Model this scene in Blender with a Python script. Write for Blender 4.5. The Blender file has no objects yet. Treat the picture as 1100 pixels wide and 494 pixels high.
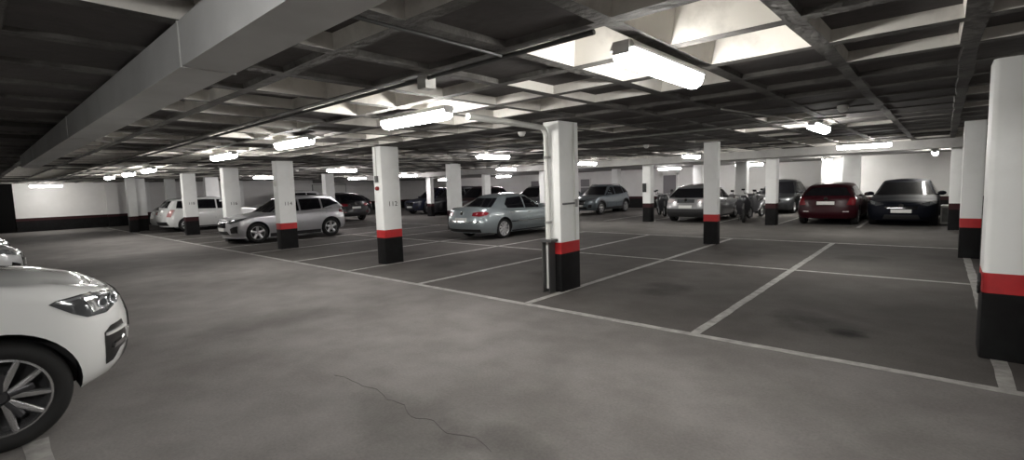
import bpy, bmesh, math, random
from mathutils import Vector, Matrix
from mathutils.bvhtree import BVHTree
PI = math.pi
scene = bpy.context.scene
C = scene.collection
# world axes: u runs down the driving aisle (X), v runs into the parking bays (-Y), z up
def W(u, v, z=0.0): return Vector((u, -v, z))

# ------------------------------------------------------------------ materials
MATS = {}
def mat(name, col, rough=.5, metal=0., spec=.5, coat=0., emit=None, estr=0., noise=None, bump=None):
    if name in MATS: return MATS[name]
    m = bpy.data.materials.new(name); m.use_nodes = True
    nt = m.node_tree; b = nt.nodes['Principled BSDF']
    b.inputs['Base Color'].default_value = (*col, 1); b.inputs['Roughness'].default_value = rough
    b.inputs['Metallic'].default_value = metal; b.inputs['Specular IOR Level'].default_value = spec
    b.inputs['Coat Weight'].default_value = coat; b.inputs['Coat Roughness'].default_value = .04
    if emit:
        b.inputs['Emission Color'].default_value = (*emit, 1); b.inputs['Emission Strength'].default_value = estr
    tc = None
    if noise or bump:
        tc = nt.nodes.new('ShaderNodeTexCoord')
    if noise:   # (scale, second colour, low, high)
        n = nt.nodes.new('ShaderNodeTexNoise'); n.inputs['Scale'].default_value = noise[0]; n.inputs['Detail'].default_value = 6
        n.inputs['Roughness'].default_value = .62
        r = nt.nodes.new('ShaderNodeValToRGB'); e = r.color_ramp.elements
        e[0].position = noise[2]; e[0].color = (*col, 1); e[1].position = noise[3]; e[1].color = (*noise[1], 1)
        nt.links.new(tc.outputs['Object'], n.inputs['Vector']); nt.links.new(n.outputs['Fac'], r.inputs['Fac'])
        nt.links.new(r.outputs['Color'], b.inputs['Base Color'])
    if bump:    # (scale, strength, distance)
        n2 = nt.nodes.new('ShaderNodeTexNoise'); n2.inputs['Scale'].default_value = bump[0]; n2.inputs['Detail'].default_value = 5
        bp = nt.nodes.new('ShaderNodeBump'); bp.inputs['Strength'].default_value = bump[1]; bp.inputs['Distance'].default_value = bump[2]
        nt.links.new(tc.outputs['Object'], n2.inputs['Vector']); nt.links.new(n2.outputs['Fac'], bp.inputs['Height'])
        nt.links.new(bp.outputs['Normal'], b.inputs['Normal'])
    MATS[name] = m; return m

WHITE = mat('pillar_white', (.86,.87,.855), .55, noise=(1.7,(.78,.785,.765),.45,.75), bump=(30,.15,.004))
WALLW = mat('wall_white', (.80,.79,.775), .6, noise=(.8,(.71,.70,.68),.4,.75), bump=(20,.1,.004))
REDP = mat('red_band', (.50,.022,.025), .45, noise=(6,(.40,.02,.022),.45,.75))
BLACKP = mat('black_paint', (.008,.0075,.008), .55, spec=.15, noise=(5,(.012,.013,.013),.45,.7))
MAROON = mat('maroon_band', (.035,.007,.009), .55, spec=.3)
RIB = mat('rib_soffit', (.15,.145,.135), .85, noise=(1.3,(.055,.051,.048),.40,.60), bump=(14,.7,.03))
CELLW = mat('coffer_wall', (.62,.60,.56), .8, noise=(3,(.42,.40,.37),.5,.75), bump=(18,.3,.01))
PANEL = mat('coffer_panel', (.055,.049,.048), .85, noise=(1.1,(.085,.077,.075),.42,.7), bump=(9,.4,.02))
BEAM = mat('beam_concrete', (.36,.355,.34), .8, noise=(2,(.28,.275,.265),.4,.7), bump=(20,.2,.01))
DUCT = mat('galvanised_duct', (.58,.585,.58), .55, metal=.1, noise=(1.3,(.47,.475,.47),.4,.7))
LINE = mat('worn_line_paint', (.37,.36,.34), .75, noise=(7,(.17,.165,.158),.38,.74))
CRACK = mat('crack_dark', (.075,.07,.066), .9)
LAMPBODY = mat('lamp_body', (.55,.55,.53), .5)
LAMPGREY = mat('lamp_cap', (.4,.4,.4), .5)
def lampmat(name, col, s): return mat(name, (.9,.9,.88), .4, emit=col, estr=s)
GLOW = lampmat('lamp_glow', (1,.97,.925), 44)
GLOWN = lampmat('lamp_glow_weak', (1,.97,.92), 37)  # weaker than the other lamps, so the floor below comes out darker
GLOWB = lampmat('lamp_glow_strong', (1,.98,.95), 75)  # strength raised to brighten the duct side and the left bays
GLOW2 = lampmat('lamp_glow_far', (1,.95,.95), 44)
GLASS = mat('tinted_glass', (.008,.008,.010), .09, spec=.4)
GLASSB = mat('light_glass', (.05,.055,.06), .05, spec=.8)
RUBBER = mat('tyre_rubber', (.012,.012,.012), .75)
PLASTIC = mat('black_plastic', (.013,.013,.014), .55)
GLOSSB = mat('gloss_black', (.008,.008,.009), .12, coat=.5)
CHROME = mat('chrome', (.75,.75,.76), .12, metal=1)
ALLOY = mat('alloy', (.55,.55,.56), .3, metal=.8)
ALLOYD = mat('dark_alloy', (.07,.07,.075), .35, metal=.6)
LENS = mat('headlight_lens', (.42,.44,.46), .12, metal=.65, coat=1)
LENSD = mat('headlight_dark', (.10,.105,.11), .12, metal=.4, coat=1)
TAIL = mat('tail_light_red', (.17,.012,.018), .2, coat=.6)
TAILC = mat('tail_light_clear', (.55,.5,.5), .15, coat=.8)
PLATE = mat('plate_white', (.62,.62,.60), .4)
PLATEB = mat('plate_blue', (.03,.07,.3), .4)
SEAM = mat('seam_dark', (.01,.01,.01), .8)
METAL = mat('steel_dark', (.11,.11,.11), .5, metal=.5)
PIPEW = mat('pipe_white', (.66,.66,.63), .5)
PIPEG = mat('pipe_grey', (.30,.30,.29), .6, noise=(4,(.2,.2,.19),.4,.7))
SEATM = mat('moto_seat', (.02,.02,.02), .6)
DOORG = mat('door_grey', (.20,.19,.20), .5)
TEXTM = mat('stencil_black', (.03,.03,.03), .7)
def paint(name, col, metal=.0, rough=.3, coat=1.0, spec=.5): return mat('paint_'+name, col, rough, metal=metal, coat=coat, spec=spec)

# floor: lighter aisle, darker bays, stains, fine grit
def floor_mat():
    m = bpy.data.materials.new('floor_screed'); m.use_nodes = True
    nt = m.node_tree; N = nt.nodes; L = nt.links; b = N['Principled BSDF']
    tc = N.new('ShaderNodeTexCoord'); sep = N.new('ShaderNodeSeparateXYZ'); L.new(tc.outputs['Object'], sep.inputs[0])
    def mth(op, a, c=None):
        n = N.new('ShaderNodeMath'); n.operation = op
        for i, x in enumerate((a, c)):
            if x is None: continue
            if isinstance(x, (int, float)): n.inputs[i].default_value = x
            else: L.new(x, n.inputs[i])
        return n.outputs[0]
    def noise(scale, det=6, ro=.6):
        n = N.new('ShaderNodeTexNoise'); n.inputs['Scale'].default_value = scale; n.inputs['Detail'].default_value = det
        n.inputs['Roughness'].default_value = ro; L.new(tc.outputs['Object'], n.inputs['Vector']); return n.outputs['Fac']
    def ramp(f, p0, c0, p1, c1):
        r = N.new('ShaderNodeValToRGB'); e = r.color_ramp.elements
        e[0].position = p0; e[0].color = (*c0, 1); e[1].position = p1; e[1].color = (*c1, 1); L.new(f, r.inputs['Fac']); return r.outputs['Color']
    def mix(f, a, c, mode='MIX'):
        n = N.new('ShaderNodeMix'); n.data_type = 'RGBA'; n.blend_type = mode
        if isinstance(f, (int, float)): n.inputs['Factor'].default_value = f
        else: L.new(f, n.inputs['Factor'])
        for k, x in (('A', a), ('B', c)):
            s = [i for i in n.inputs if i.name == k and i.type == 'RGBA'][0]
            if isinstance(x, tuple): s.default_value = (*x, 1)
            else: L.new(x, s)
        return [o for o in n.outputs if o.type == 'RGBA'][0]
    big = noise(.35, 4, .55); mid = noise(1.6); fine = noise(45, 3)
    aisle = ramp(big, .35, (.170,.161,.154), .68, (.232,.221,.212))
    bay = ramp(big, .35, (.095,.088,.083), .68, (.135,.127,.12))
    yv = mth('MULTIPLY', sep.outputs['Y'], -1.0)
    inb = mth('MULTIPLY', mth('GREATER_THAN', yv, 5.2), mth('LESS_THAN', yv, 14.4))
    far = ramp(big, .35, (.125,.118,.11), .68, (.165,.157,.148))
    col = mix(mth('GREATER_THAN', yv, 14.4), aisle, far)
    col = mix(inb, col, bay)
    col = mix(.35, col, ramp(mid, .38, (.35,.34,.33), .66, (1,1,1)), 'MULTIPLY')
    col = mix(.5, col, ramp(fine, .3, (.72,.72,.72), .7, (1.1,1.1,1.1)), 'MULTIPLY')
    wob = mth('MULTIPLY', mth('SUBTRACT', noise(2.6, 6), .52), 2.2)
    # oil stains, each with a wobbly outline
    def stain(u, v, ru, rv, dark, c):
        dx = mth('DIVIDE', mth('SUBTRACT', sep.outputs['X'], u), ru); dy = mth('DIVIDE', mth('SUBTRACT', yv, v), rv)
        d = mth('ADD', mth('MULTIPLY', dx, dx), mth('MULTIPLY', dy, dy))
        d = mth('ADD', d, wob)
        f = mth('MULTIPLY', mth('SUBTRACT', 1.0, mth('MINIMUM', 1.0, mth('MAXIMUM', 0.0, d))), dark)
        return mix(f, c, (.008,.0075,.007))
    for st in ((.72,6.12,.22,.2,.85), (.95,6.3,.55,.42,.42), (1.3,6.6,.35,.35,.35), (3.2,7.2,.45,.6,.4), (5.6,7.4,.4,.7,.35),
               (10.5,7.6,.5,.6,.35), (8.2,7.0,.4,.5,.3), (3.0,2.0,.9,.35,.22), (2.2,2.2,.5,.25,.3), (6.6,2.6,.6,.9,.2),
               (1.2,11.9,.5,.6,.35), (3.3,11.6,.5,.6,.3), (12.6,3.4,1.5,.8,.22)):
        col = stain(*st, col)
    L.new(col, b.inputs['Base Color'])
    rr = N.new('ShaderNodeMapRange'); L.new(mid, rr.inputs[0]); rr.inputs[3].default_value = .7; rr.inputs[4].default_value = .9
    L.new(rr.outputs[0], b.inputs['Roughness']); b.inputs['Specular IOR Level'].default_value = .07
    bp = N.new('ShaderNodeBump'); bp.inputs['Strength'].default_value = .12; bp.inputs['Distance'].default_value = .004
    L.new(fine, bp.inputs['Height']); L.new(bp.outputs['Normal'], b.inputs['Normal'])
    return m
FLOORM = floor_mat()

# ------------------------------------------------------------------ object helpers
def link(name, me, parent=None):
    o = bpy.data.objects.new(name, me); C.objects.link(o)
    if parent is not None: o.parent = parent
    return o
def obj(name, bm, mats, parent=None, smooth=None):
    me = bpy.data.meshes.new(name)
    bmesh.ops.recalc_face_normals(bm, faces=bm.faces[:])
    bm.to_mesh(me); bm.free()
    for m in (mats if isinstance(mats, (list, tuple)) else [mats]): me.materials.append(m)
    if smooth is not None:
        me.shade_smooth(); me.set_sharp_from_angle(angle=math.radians(smooth))
    return link(name, me, parent)
def tag(o, label, cat, group=None):
    o['label'] = label; o['category'] = cat
    if group: o['group'] = group
    return o
def thing(name, label, cat, loc, rot=0, group=None):
    o = link(name, None); o.location = loc; o.rotation_euler = (0, 0, rot); o.empty_display_size = .2
    return tag(o, label, cat, group)
def struct(o): o['kind'] = 'structure'; return o
def box(bm, p0, p1, mi=0):
    vs = [bm.verts.new((x, y, z)) for x in (p0[0], p1[0]) for y in (p0[1], p1[1]) for z in (p0[2], p1[2])]
    fs = [(0,1,3,2), (4,6,7,5), (0,4,5,1), (2,3,7,6), (0,2,6,4), (1,5,7,3)]
    out = []
    for f in fs:
        try: q = bm.faces.new([vs[i] for i in f]); q.material_index = mi; out.append(q)
        except ValueError: pass
    return vs, out
def tube(bm, pts, r, seg=8, mi=0, caps=True, radii=None):
    pts = [Vector(p) for p in pts]; rings = []
    up = Vector((0,0,1))
    for i, p in enumerate(pts):
        d = (pts[min(i+1, len(pts)-1)] - pts[max(i-1, 0)]).normalized()
        a = d.cross(up)
        if a.length < 1e-3: a = d.cross(Vector((1,0,0)))
        a.normalize(); b = d.cross(a)
        rr = radii[i] if radii else r
        rings.append([bm.verts.new(p + a*math.cos(t*2*PI/seg)*rr + b*math.sin(t*2*PI/seg)*rr) for t in range(seg)])
    for i in range(len(rings)-1):
        for t in range(seg):
            f = bm.faces.new((rings[i][t], rings[i][(t+1)%seg], rings[i+1][(t+1)%seg], rings[i+1][t])); f.material_index = mi
    if caps:
        for r_ in (rings[0], rings[-1]):
            f = bm.faces.new(r_); f.material_index = mi
def lathe(bm, prof, seg=32, mi=0, close=True):
    """profile of (radius, y) spun about the Y axis"""
    rings = [[bm.verts.new((r*math.cos(2*PI*k/seg), y, r*math.sin(2*PI*k/seg))) for k in range(seg)] for r, y in prof]
    n = len(rings)
    for i in range(n if close else n-1):
        a, b = rings[i], rings[(i+1) % n]
        for k in range(seg):
            f = bm.faces.new((a[k], a[(k+1)%seg], b[(k+1)%seg], b[k])); f.material_index = mi
    return rings

# ------------------------------------------------------------------ room shell
ZC = 2.64
def build_floor():
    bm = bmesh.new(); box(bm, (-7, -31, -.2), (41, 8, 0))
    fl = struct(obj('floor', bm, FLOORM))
    def line(p, q, w, mt=LINE, wob=.006):
        bm = bmesh.new(); p = Vector((p[0], -p[1])); q = Vector((q[0], -q[1])); d = (q-p); n = max(2, int(d.length/.25)); t = d.normalized(); s = Vector((-t.y, t.x))
        rnd = random.Random(int(p.x*31+q.y*17)); rows = []
        for i in range(n+1):
            c = p + d*i/n
            rows.append([bm.verts.new((*(c+s*(w/2+rnd.uniform(-wob, wob))), .003)), bm.verts.new((*(c-s*(w/2+rnd.uniform(-wob, wob))), .003))])
        for a, b in zip(rows, rows[1:]): bm.faces.new((a[0], a[1], b[1], b[0]))
        g = bmesh.ops.extrude_face_region(bm, geom=bm.faces[:])
        for v in g['geom']:
            if isinstance(v, bmesh.types.BMVert): v.co.z = .0005
        obj('painted_line', bm, mt, fl)
    line((-.6, 5.16), (36, 5.3), .10)
    for u in (-.42, 2.0, 4.42, 6.93, 9.36, 11.9, 14.75, 17.2, 19.7, 22.2, 24.6, 27.0, 29.4):
        line((u, 5.2), (u+.06, 14.4), .105)
    line((-.6, 9.9), (30, 9.9), .085)
    line((-.6, 14.42), (30, 14.42), .10)
    for u in (-.3, 2.05, 4.5, 6.6, 9.5, 11.4): line((u, 19.0), (u, 24), .10)
    line((4.72, .18), (1.6, .18), .13)
    # crack in the aisle
    pts = [(4.13,2.12), (3.95,2.16), (3.7,2.13), (3.55,2.18), (3.3,2.12), (3.1,2.14), (2.9,2.05), (2.72,2.12), (2.5,2.06), (2.3,2.14), (2.1,2.08)]
    bm = bmesh.new(); rnd = random.Random(3); rows = []
    for i, (u, v) in enumerate(pts):
        for k in range(3):
            if i == len(pts)-1 and k: break
            a = pts[i]; b = pts[min(i+1, len(pts)-1)]
            uu = a[0]+(b[0]-a[0])*k/3; vv = a[1]+(b[1]-a[1])*k/3+rnd.uniform(-.012,.012); w = rnd.uniform(.001,.0035)
            rows.append([bm.verts.new((uu, -vv+w, .002)), bm.verts.new((uu, -vv-w, .002))])
    for a, b in zip(rows, rows[1:]): bm.faces.new((a[0], a[1], b[1], b[0]))
    g = bmesh.ops.extrude_face_region(bm, geom=bm.faces[:])
    for v in g['geom']:
        if isinstance(v, bmesh.types.BMVert): v.co.z = .0005
    obj('floor_crack', bm, CRACK, fl)
build_floor()

PILLARS = [  # u0, u1, v0, v1, top, number
    (-.62,-.28,5.98,6.5,ZC,None), (4.42,4.72,6.08,6.6,ZC,None), (9.38,9.7,6.2,6.68,ZC,'112'), (14.8,15.12,6.2,6.7,ZC,'114'),
    (19.3,19.62,6.2,6.72,ZC,'116'), (24.4,24.72,6.25,6.75,ZC,'118'), (29.6,29.95,5.25,5.6,ZC,None), (30.4,30.75,5.72,6.15,ZC,None),
    (-.55,-.24,12.9,13.2,ZC,None), (4.38,4.74,12.9,13.1,ZC,None), (9.35,9.7,12.9,13.3,ZC,None), (14.75,15.05,12.95,13.5,ZC,None),
    (19.8,20.1,12.9,13.4,ZC,None), (24.8,25.2,12.9,13.4,ZC,None), (30.2,30.5,12.9,13.4,ZC,None), (36.4,36.7,12.4,12.9,ZC,None),
    (-.45,-.1,19.05,19.5,ZC,None), (4.45,4.8,19.05,19.4,ZC,None), (9.2,9.55,19.05,19.4,ZC,None), (14.8,15.1,19.05,19.5,ZC,None),
    (18.9,19.15,19.05,19.5,ZC,None), (23.25,23.65,18.75,19.0,ZC,None), (2.6,3.2,24.2,24.6,2.5,None), (14.4,14.8,25.6,26.0,2.5,None),
    (7.0,7.5,24.5,24.9,2.5,None), (9.6,10.1,26,26.4,2.5,None), (31.6,31.9,7.3,7.75,ZC,None), (36.6,36.9,7.2,7.6,ZC,None), (29.2,29.5,8.5,9.15,ZC,None)]
PLABEL = ['large white pillar with red band at the right edge of the view', 'white pillar carrying a guarded drain pipe, nearest to the middle of the photo',
 'white pillar stencilled 112 with a switch box on its aisle face', 'white pillar stencilled 114 standing in front of the silver crossover',
 'white pillar just left of the silver crossover bonnet', 'white pillar in front of the white minivan', 'narrow pillar at the far left, first beyond the minivan toward the end wall',
 'pale pillar standing right beside the minivan, behind the narrow far-left pillar', 'white pillar with red band second from the right edge', 'white pillar in front of the white hatchback tail, red band',
 'pillar hidden behind the drain pipe pillar', 'white pillar just behind the boot of the grey-green sedan', 'pillar behind the pillar stencilled 112', 'white pillar behind the black four-by-four',
 'pillar behind the pillar stencilled 114', 'far pillar by the end wall, left of the white van', 'shaded pillar just left of the red-banded pillar second from the right', 'white pillar left of the dark red hatchback',
 'pillar with dark plate between the grey crossover and the white hatchback', 'far pillar behind the grey-green sedan roof, right', 'slim far pillar above the rear window of the grey-green sedan',
 'dark-based pillar in front of the dark blue van', 'broad pale pillar between the dark red hatchback and the black car', 'far pillar behind the grey crossover', 'pale pillar behind the scooters, right of the white hatchback',
 'pale pillar at the back above the white hatchback roof', 'pale far pillar seen above the white minivan', 'farthest pillar near the end wall, left of the minivan', 'pale pillar standing behind the minivan roof, between pillars 116 and 118']
def pillar(i, u0, u1, v0, v1, top, num):
    zs = [0, .60, .78, top+.015]
    bm = bmesh.new(); rings = []
    cu, cv = (u0+u1)/2, (v0+v1)/2
    bev = .045 if i == 0 else .012
    hu, hv = (u1-u0)/2, (v1-v0)/2
    prof = []
    for sx, sy, a0 in ((1,1,0), (-1,1,90), (-1,-1,180), (1,-1,270)):
        for k in range(4):
            a = math.radians(a0+k*30); prof.append((sx*(hu-bev)+bev*math.cos(a), sy*(hv-bev)+bev*math.sin(a)))
    for z in zs: rings.append([bm.verts.new((x, y, z)) for x, y in prof])
    for k in range(3):
        for j in range(16):
            f = bm.faces.new((rings[k][j], rings[k][(j+1)%16], rings[k+1][(j+1)%16], rings[k+1][j])); f.material_index = (2,1,0)[k]
    bm.faces.new(rings[0][::-1]).material_index = 2; bm.faces.new(rings[-1])
    t = thing('pillar', PLABEL[i], 'pillar', W(cu, cv), 0, 'white garage pillars')
    sh = obj('shaft', bm, [WHITE, REDP if i in (0,1,2,3,8,9) else MAROON, BLACKP], t, 30)  # other pillars: the red band is darkened to maroon to imitate dimmer light
    if num:
        cu_ = bpy.data.curves.new('number', 'FONT'); cu_.body = num; cu_.size = .15; cu_.extrude = .0015; cu_.align_x = 'CENTER'; cu_.align_y = 'CENTER'; cu_.space_character = 1.15
        tmp = bpy.data.objects.new('tmp', cu_); C.objects.link(tmp); bpy.context.view_layer.update()
        me = bpy.data.meshes.new_from_object(tmp.evaluated_get(bpy.context.evaluated_depsgraph_get())); C.objects.unlink(tmp); bpy.data.objects.remove(tmp)
        M = Matrix(((0,0,-1,-hu-.001), (-1,0,0,-.02), (0,1,0,1.36), (0,0,0,1)))
        me.transform(M); me.materials.clear(); me.materials.append(TEXTM)
        o = link('number', me, t); o['label'] = 'black stencilled number'
    return t, hu, hv
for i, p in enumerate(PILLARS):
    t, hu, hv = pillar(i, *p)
    if i == 2:      # switch box and conduit on the aisle face of pillar 112
        bm = bmesh.new(); box(bm, (-.03,hv,1.86), (.05,hv+.05,2.0)); obj('switch_box', bm, METAL, t)
        bm = bmesh.new(); tube(bm, [(.01,hv+.02,2.0), (.01,hv+.02,ZC)], .012); obj('conduit', bm, PIPEW, t, 40)
        bm = bmesh.new(); lathe(bm, [(.0,.07),(.035,.068),(.045,.05),(.045,0),(0,0)], 16, close=False)
        for v in bm.verts: v.co += Vector((.0,hv-.004,1.72))
        obj('push_button', bm, mat('dull_red', (.25,.03,.03), .5), t, 40)
    if i == 3:
        bm = bmesh.new(); box(bm, (-.04,hv,1.9), (.04,hv+.05,2.05)); obj('switch_box', bm, PIPEW, t)
    if i == 0:      # black cable loop on the edge of the band
        bm = bmesh.new(); pts = [(hu+.005+.035*math.sin(a), hv*.2+.0*a, .72+.1*math.cos(a)) for a in [k*PI/8 for k in range(17)]]
        pts = [(hu+.02+.0*k, hv-.02+.05*math.sin(k*PI/8), .68+.085*math.cos(k*PI/8)) for k in range(17)]
        tube(bm, pts, .012, 8); obj('cable_loop', bm, PLASTIC, t, 40)
    if i == 18:
        bm = bmesh.new(); box(bm, (.0,hv,1.25), (.16,hv+.03,1.62)); obj('dark_plate', bm, PLASTIC, t)
    if i == 1:      # conduit with a cross bar on the bay-side face
        bm = bmesh.new(); tube(bm, [(-hu-.012,-.12,.79), (-hu-.012,-.12,ZC)], .013); obj('conduit', bm, PIPEW, t, 40)
        bm = bmesh.new(); tube(bm, [(-hu-.012,.2,1.38), (-hu-.012,-.16,1.38)], .014); obj('cross_bar', bm, METAL, t, 40)
        bm = bmesh.new(); box(bm, (-hu-.035,-.17,1.32), (-hu,-.11,1.44)); obj('socket', bm, PIPEG, t)

# drain pipe on the pillar by the middle: ceiling run, elbow, drop and steel guard
dp = thing('drain_pipe', 'white drain pipe with dark steel guard running down the middle pillar from the ceiling', 'pipe', W(4.70, 6.06), 0)
def rel(u, v, z, t): return Vector((u, -v, z)) - t.location
bm = bmesh.new()
pts = [rel(4.47,4.25,2.56,dp), rel(4.5,5.0,2.555,dp), rel(4.58,5.72,2.55,dp)] + [rel(4.6, 5.86+.14*math.sin(a), 2.41+.14*math.cos(a), dp) for a in [k*PI/12 for k in range(0,7)]] + [rel(4.6,6.0,1.5,dp), rel(4.6,6.0,.06,dp)]
tube(bm, pts, .042, 14); obj('pipe', bm, PIPEW, dp, 50)
bm = bmesh.new()
box(bm, rel(4.53,6.07,.0,dp), rel(4.545,5.91,.83,dp)); box(bm, rel(4.655,6.07,.0,dp), rel(4.67,5.91,.83,dp)); box(bm, rel(4.545,6.075,.0,dp), rel(4.655,6.065,.83,dp))
box(bm, rel(4.47,6.07,.80,dp), rel(4.68,5.89,.84,dp))
obj('pipe_guard', bm, METAL, dp)
for z in (1.1, 2.1):
    bm = bmesh.new(); tube(bm, [rel(4.6,6.0,z-.02,dp), rel(4.6,6.0,z+.02,dp)], .05, 14); box(bm, rel(4.585,6.079,z-.012,dp), rel(4.615,6.03,z+.012,dp)); obj('clamp', bm, PIPEG, dp)

# waffle ceiling
def build_ceiling():
    bm = bmesh.new(); rnd = random.Random(11)
    P = .83; ou, ov = 1.55, 2.65
    iu0, iu1 = -10, 45; jv0, jv1 = -12, 19     # to v = 18.42
    deep = {(0,0), (0,1), (0,2), (-1,0), (-1,1), (3,0), (4,0), (3,1), (2,2), (4,2), (7,0), (8,0), (8,1), (12,1), (13,1), (-1,-1)}
    flush = {(1,-1), (2,-1), (1,0), (0,-1), (-2,0), (0,3), (-1,2), (-1,3), (1,3), (-2,3), (-3,3), (0,4), (1,4), (-1,4)}
    half = {(-2,1), (-2,2), (-3,1), (-3,2), (1,1), (1,2), (2,0), (2,1)}
    def kind(i, j):
        cu, cv = ou+(i+.5)*P, ov+(j+.5)*P
        for p in PILLARS:
            if abs(cu-(p[0]+p[1])/2) < .75 and abs(cv-(p[2]+p[3])/2) < .75: return .012
        r = rnd.random()
        if (i, j) in deep: return .34
        if (i, j) == (1, -3): return .13
        if (i, j) in flush: return .04
        if (i, j) in half: return .085
        if cv < 1.2: return .06 if r < .4 else .025
        if cv < 6.1 and cu > 1.5: return .30 if r < .16 else (.11 if r < .72 else .04)
        if cv < 6.1: return .10 if r < .6 else .04
        if cu < 9 and cv < 14.5: return .09 if r < .15 else .012
        if cv < 14.5: return .30 if r < .07 else (.10 if r < .5 else .03)
        return .30 if r < .1 else (.10 if r < .5 else .03)
    H = {}
    def vert(x, y, z):
        k = (round(x,4), round(y,4), round(z,4))
        if k not in H: H[k] = bm.verts.new((x, -y, z))
        return H[k]
    def quad(a, b, c, d, mi):
        f = bm.faces.new([vert(*p) for p in (a, b, c, d)]); f.material_index = mi
    for i in range(iu0, iu1):
        for j in range(jv0, jv1):
            d = kind(i, j); hw = .06 if d > .2 else (.055 if d > .05 else .05)
            u0, u1, v0, v1 = ou+i*P, ou+(i+1)*P, ov+j*P, ov+(j+1)*P
            jit = [rnd.uniform(-.012, .012) for _ in range(8)]
            o = [(u0+hw+jit[0], v0+hw+jit[1]), (u1-hw+jit[2], v0+hw+jit[3]), (u1-hw+jit[4], v1-hw+jit[5]), (u0+hw+jit[6], v1-hw+jit[7])]
            t = .10 if d > .32 else (.07 if d > .2 else .012)
            q = [(o[0][0]+t,o[0][1]+t), (o[1][0]-t,o[1][1]+t), (o[2][0]-t,o[2][1]-t), (o[3][0]+t,o[3][1]-t)]
            c = [(u0,v0), (u1,v0), (u1,v1), (u0,v1)]
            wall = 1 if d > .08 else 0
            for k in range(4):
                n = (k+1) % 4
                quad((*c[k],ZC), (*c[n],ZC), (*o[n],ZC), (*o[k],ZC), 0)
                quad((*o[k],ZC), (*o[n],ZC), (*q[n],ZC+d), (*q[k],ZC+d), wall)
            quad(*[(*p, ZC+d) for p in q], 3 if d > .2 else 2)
    me = bpy.data.meshes.new('ceiling'); bm.normal_update(); bm.to_mesh(me); bm.free()
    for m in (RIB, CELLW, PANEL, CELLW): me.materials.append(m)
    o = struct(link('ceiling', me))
    b2 = bmesh.new(); box(b2, (-7, 8, 3.05), (41, -18.9, 3.2)); box(b2, (-7, -18.85, 2.5), (41, -31, 2.7))
    obj('slab', b2, BEAM, o)
    b2 = bmesh.new(); box(b2, (-6.9, -18.42, 2.38), (38, -19.06, 2.68)); struct(obj('trim_1', b2, BEAM))
build_ceiling()

def wall(name, p0, p1, zt, mats=(WALLW, MAROON, BLACKP), zb=(.60,.75)):
    bm = bmesh.new()
    x0, x1 = sorted((p0[0], p1[0])); y0, y1 = sorted((-p0[1], -p1[1]))
    for (a, b, mi) in ((0, zb[0], 2), (zb[0], zb[1], 1), (zb[1], zt, 0)): box(bm, (x0, y0, a), (x1, y1, b), mi)
    bmesh.ops.remove_doubles(bm, verts=bm.verts[:], dist=1e-5)
    return struct(obj(name, bm, list(mats)))
wall('wall_far', (37.5,1.75), (37.7,31), 2.75)
wall('wall_back', (4.2,29.5), (37.5,29.7), 2.6)
wall('wall_alcove', (-6,25.8), (4.2,26.0), 2.6)
wall('wall_return', (4.0,26.0), (4.2,29.5), 2.6)
wall('wall_right', (-6.2,-7), (-6,26), 3.1)
wall('wall_left', (-6,-7.2), (40.5,-7), 3.1)
wall('wall_corner', (37.5,-7), (37.7,-.9), 2.75)
bm = bmesh.new(); box(bm, (37.56, .9, 0), (37.64, -1.75, 2.3)); box(bm, (37.5, .9, 2.3), (37.7, -1.75, 2.75)); d1 = struct(obj('door_1', bm, mat('doorway_black', (.004,.004,.004), .8, spec=.1)))  # near-black sheet filling the end-wall doorway
wall('trim_2', (37.3,5.6), (37.5,6.15), 2.64)
# framed doorway in the back wall
bm = bmesh.new(); box(bm, (12.35,-29.42,0), (12.5,-29.5,2.2)); box(bm, (13.35,-29.42,0), (13.5,-29.5,2.2)); box(bm, (12.35,-29.42,2.05), (13.5,-29.5,2.2))
dfr = struct(obj('door_2', bm, WALLW)); bm = bmesh.new(); box(bm, (12.5,-29.46,0), (13.35,-29.5,2.05)); obj('door_panel', bm, DOORG, dfr)
k = 3
for u in (18.8, 20.6, 21.9, 23.4):
    bm = bmesh.new(); box(bm, (u,-29.44,.9), (u+.75,-29.5,2.0)); w = struct(obj('window_%d' % (k-2), bm, DOORG)); k += 1
    bm = bmesh.new()
    for a, b in (((u-.05,-29.43,.85), (u,-29.5,2.05)), ((u+.75,-29.43,.85), (u+.8,-29.5,2.05)), ((u-.05,-29.43,2.0), (u+.8,-29.5,2.05)), ((u-.05,-29.43,.85), (u+.8,-29.5,.9)), ((u,-29.43,1.42), (u+.75,-29.5,1.47))): box(bm, a, b)
    obj('window_frame', bm, WALLW, w)
# pale boards on the back row
# ventilation duct
dt = thing('ventilation_duct', 'long grey sheet-metal duct hung under the ceiling at upper left', 'duct', W(5.0, 1.0, 2.4))
segs = [(-1.5, 3.18), (3.18, 7.6), (7.6, 12.0), (12.0, 14.6)]
for a, b in segs:
    bm = bmesh.new(); vs, fs = box(bm, rel(a+.004, .86, 2.395, dt), rel(b-.004, 1.13, 2.638, dt)); obj('duct_section', bm, DUCT, dt)
for a in (3.18, 7.6, 12.0, 14.6):
    bm = bmesh.new(); box(bm, rel(a-.008, .853, 2.390, dt), rel(a+.008, 1.137, 2.638, dt)); obj('duct_flange', bm, mat('flange_pale', (.5,.5,.49), .5, metal=.2), dt)
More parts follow.
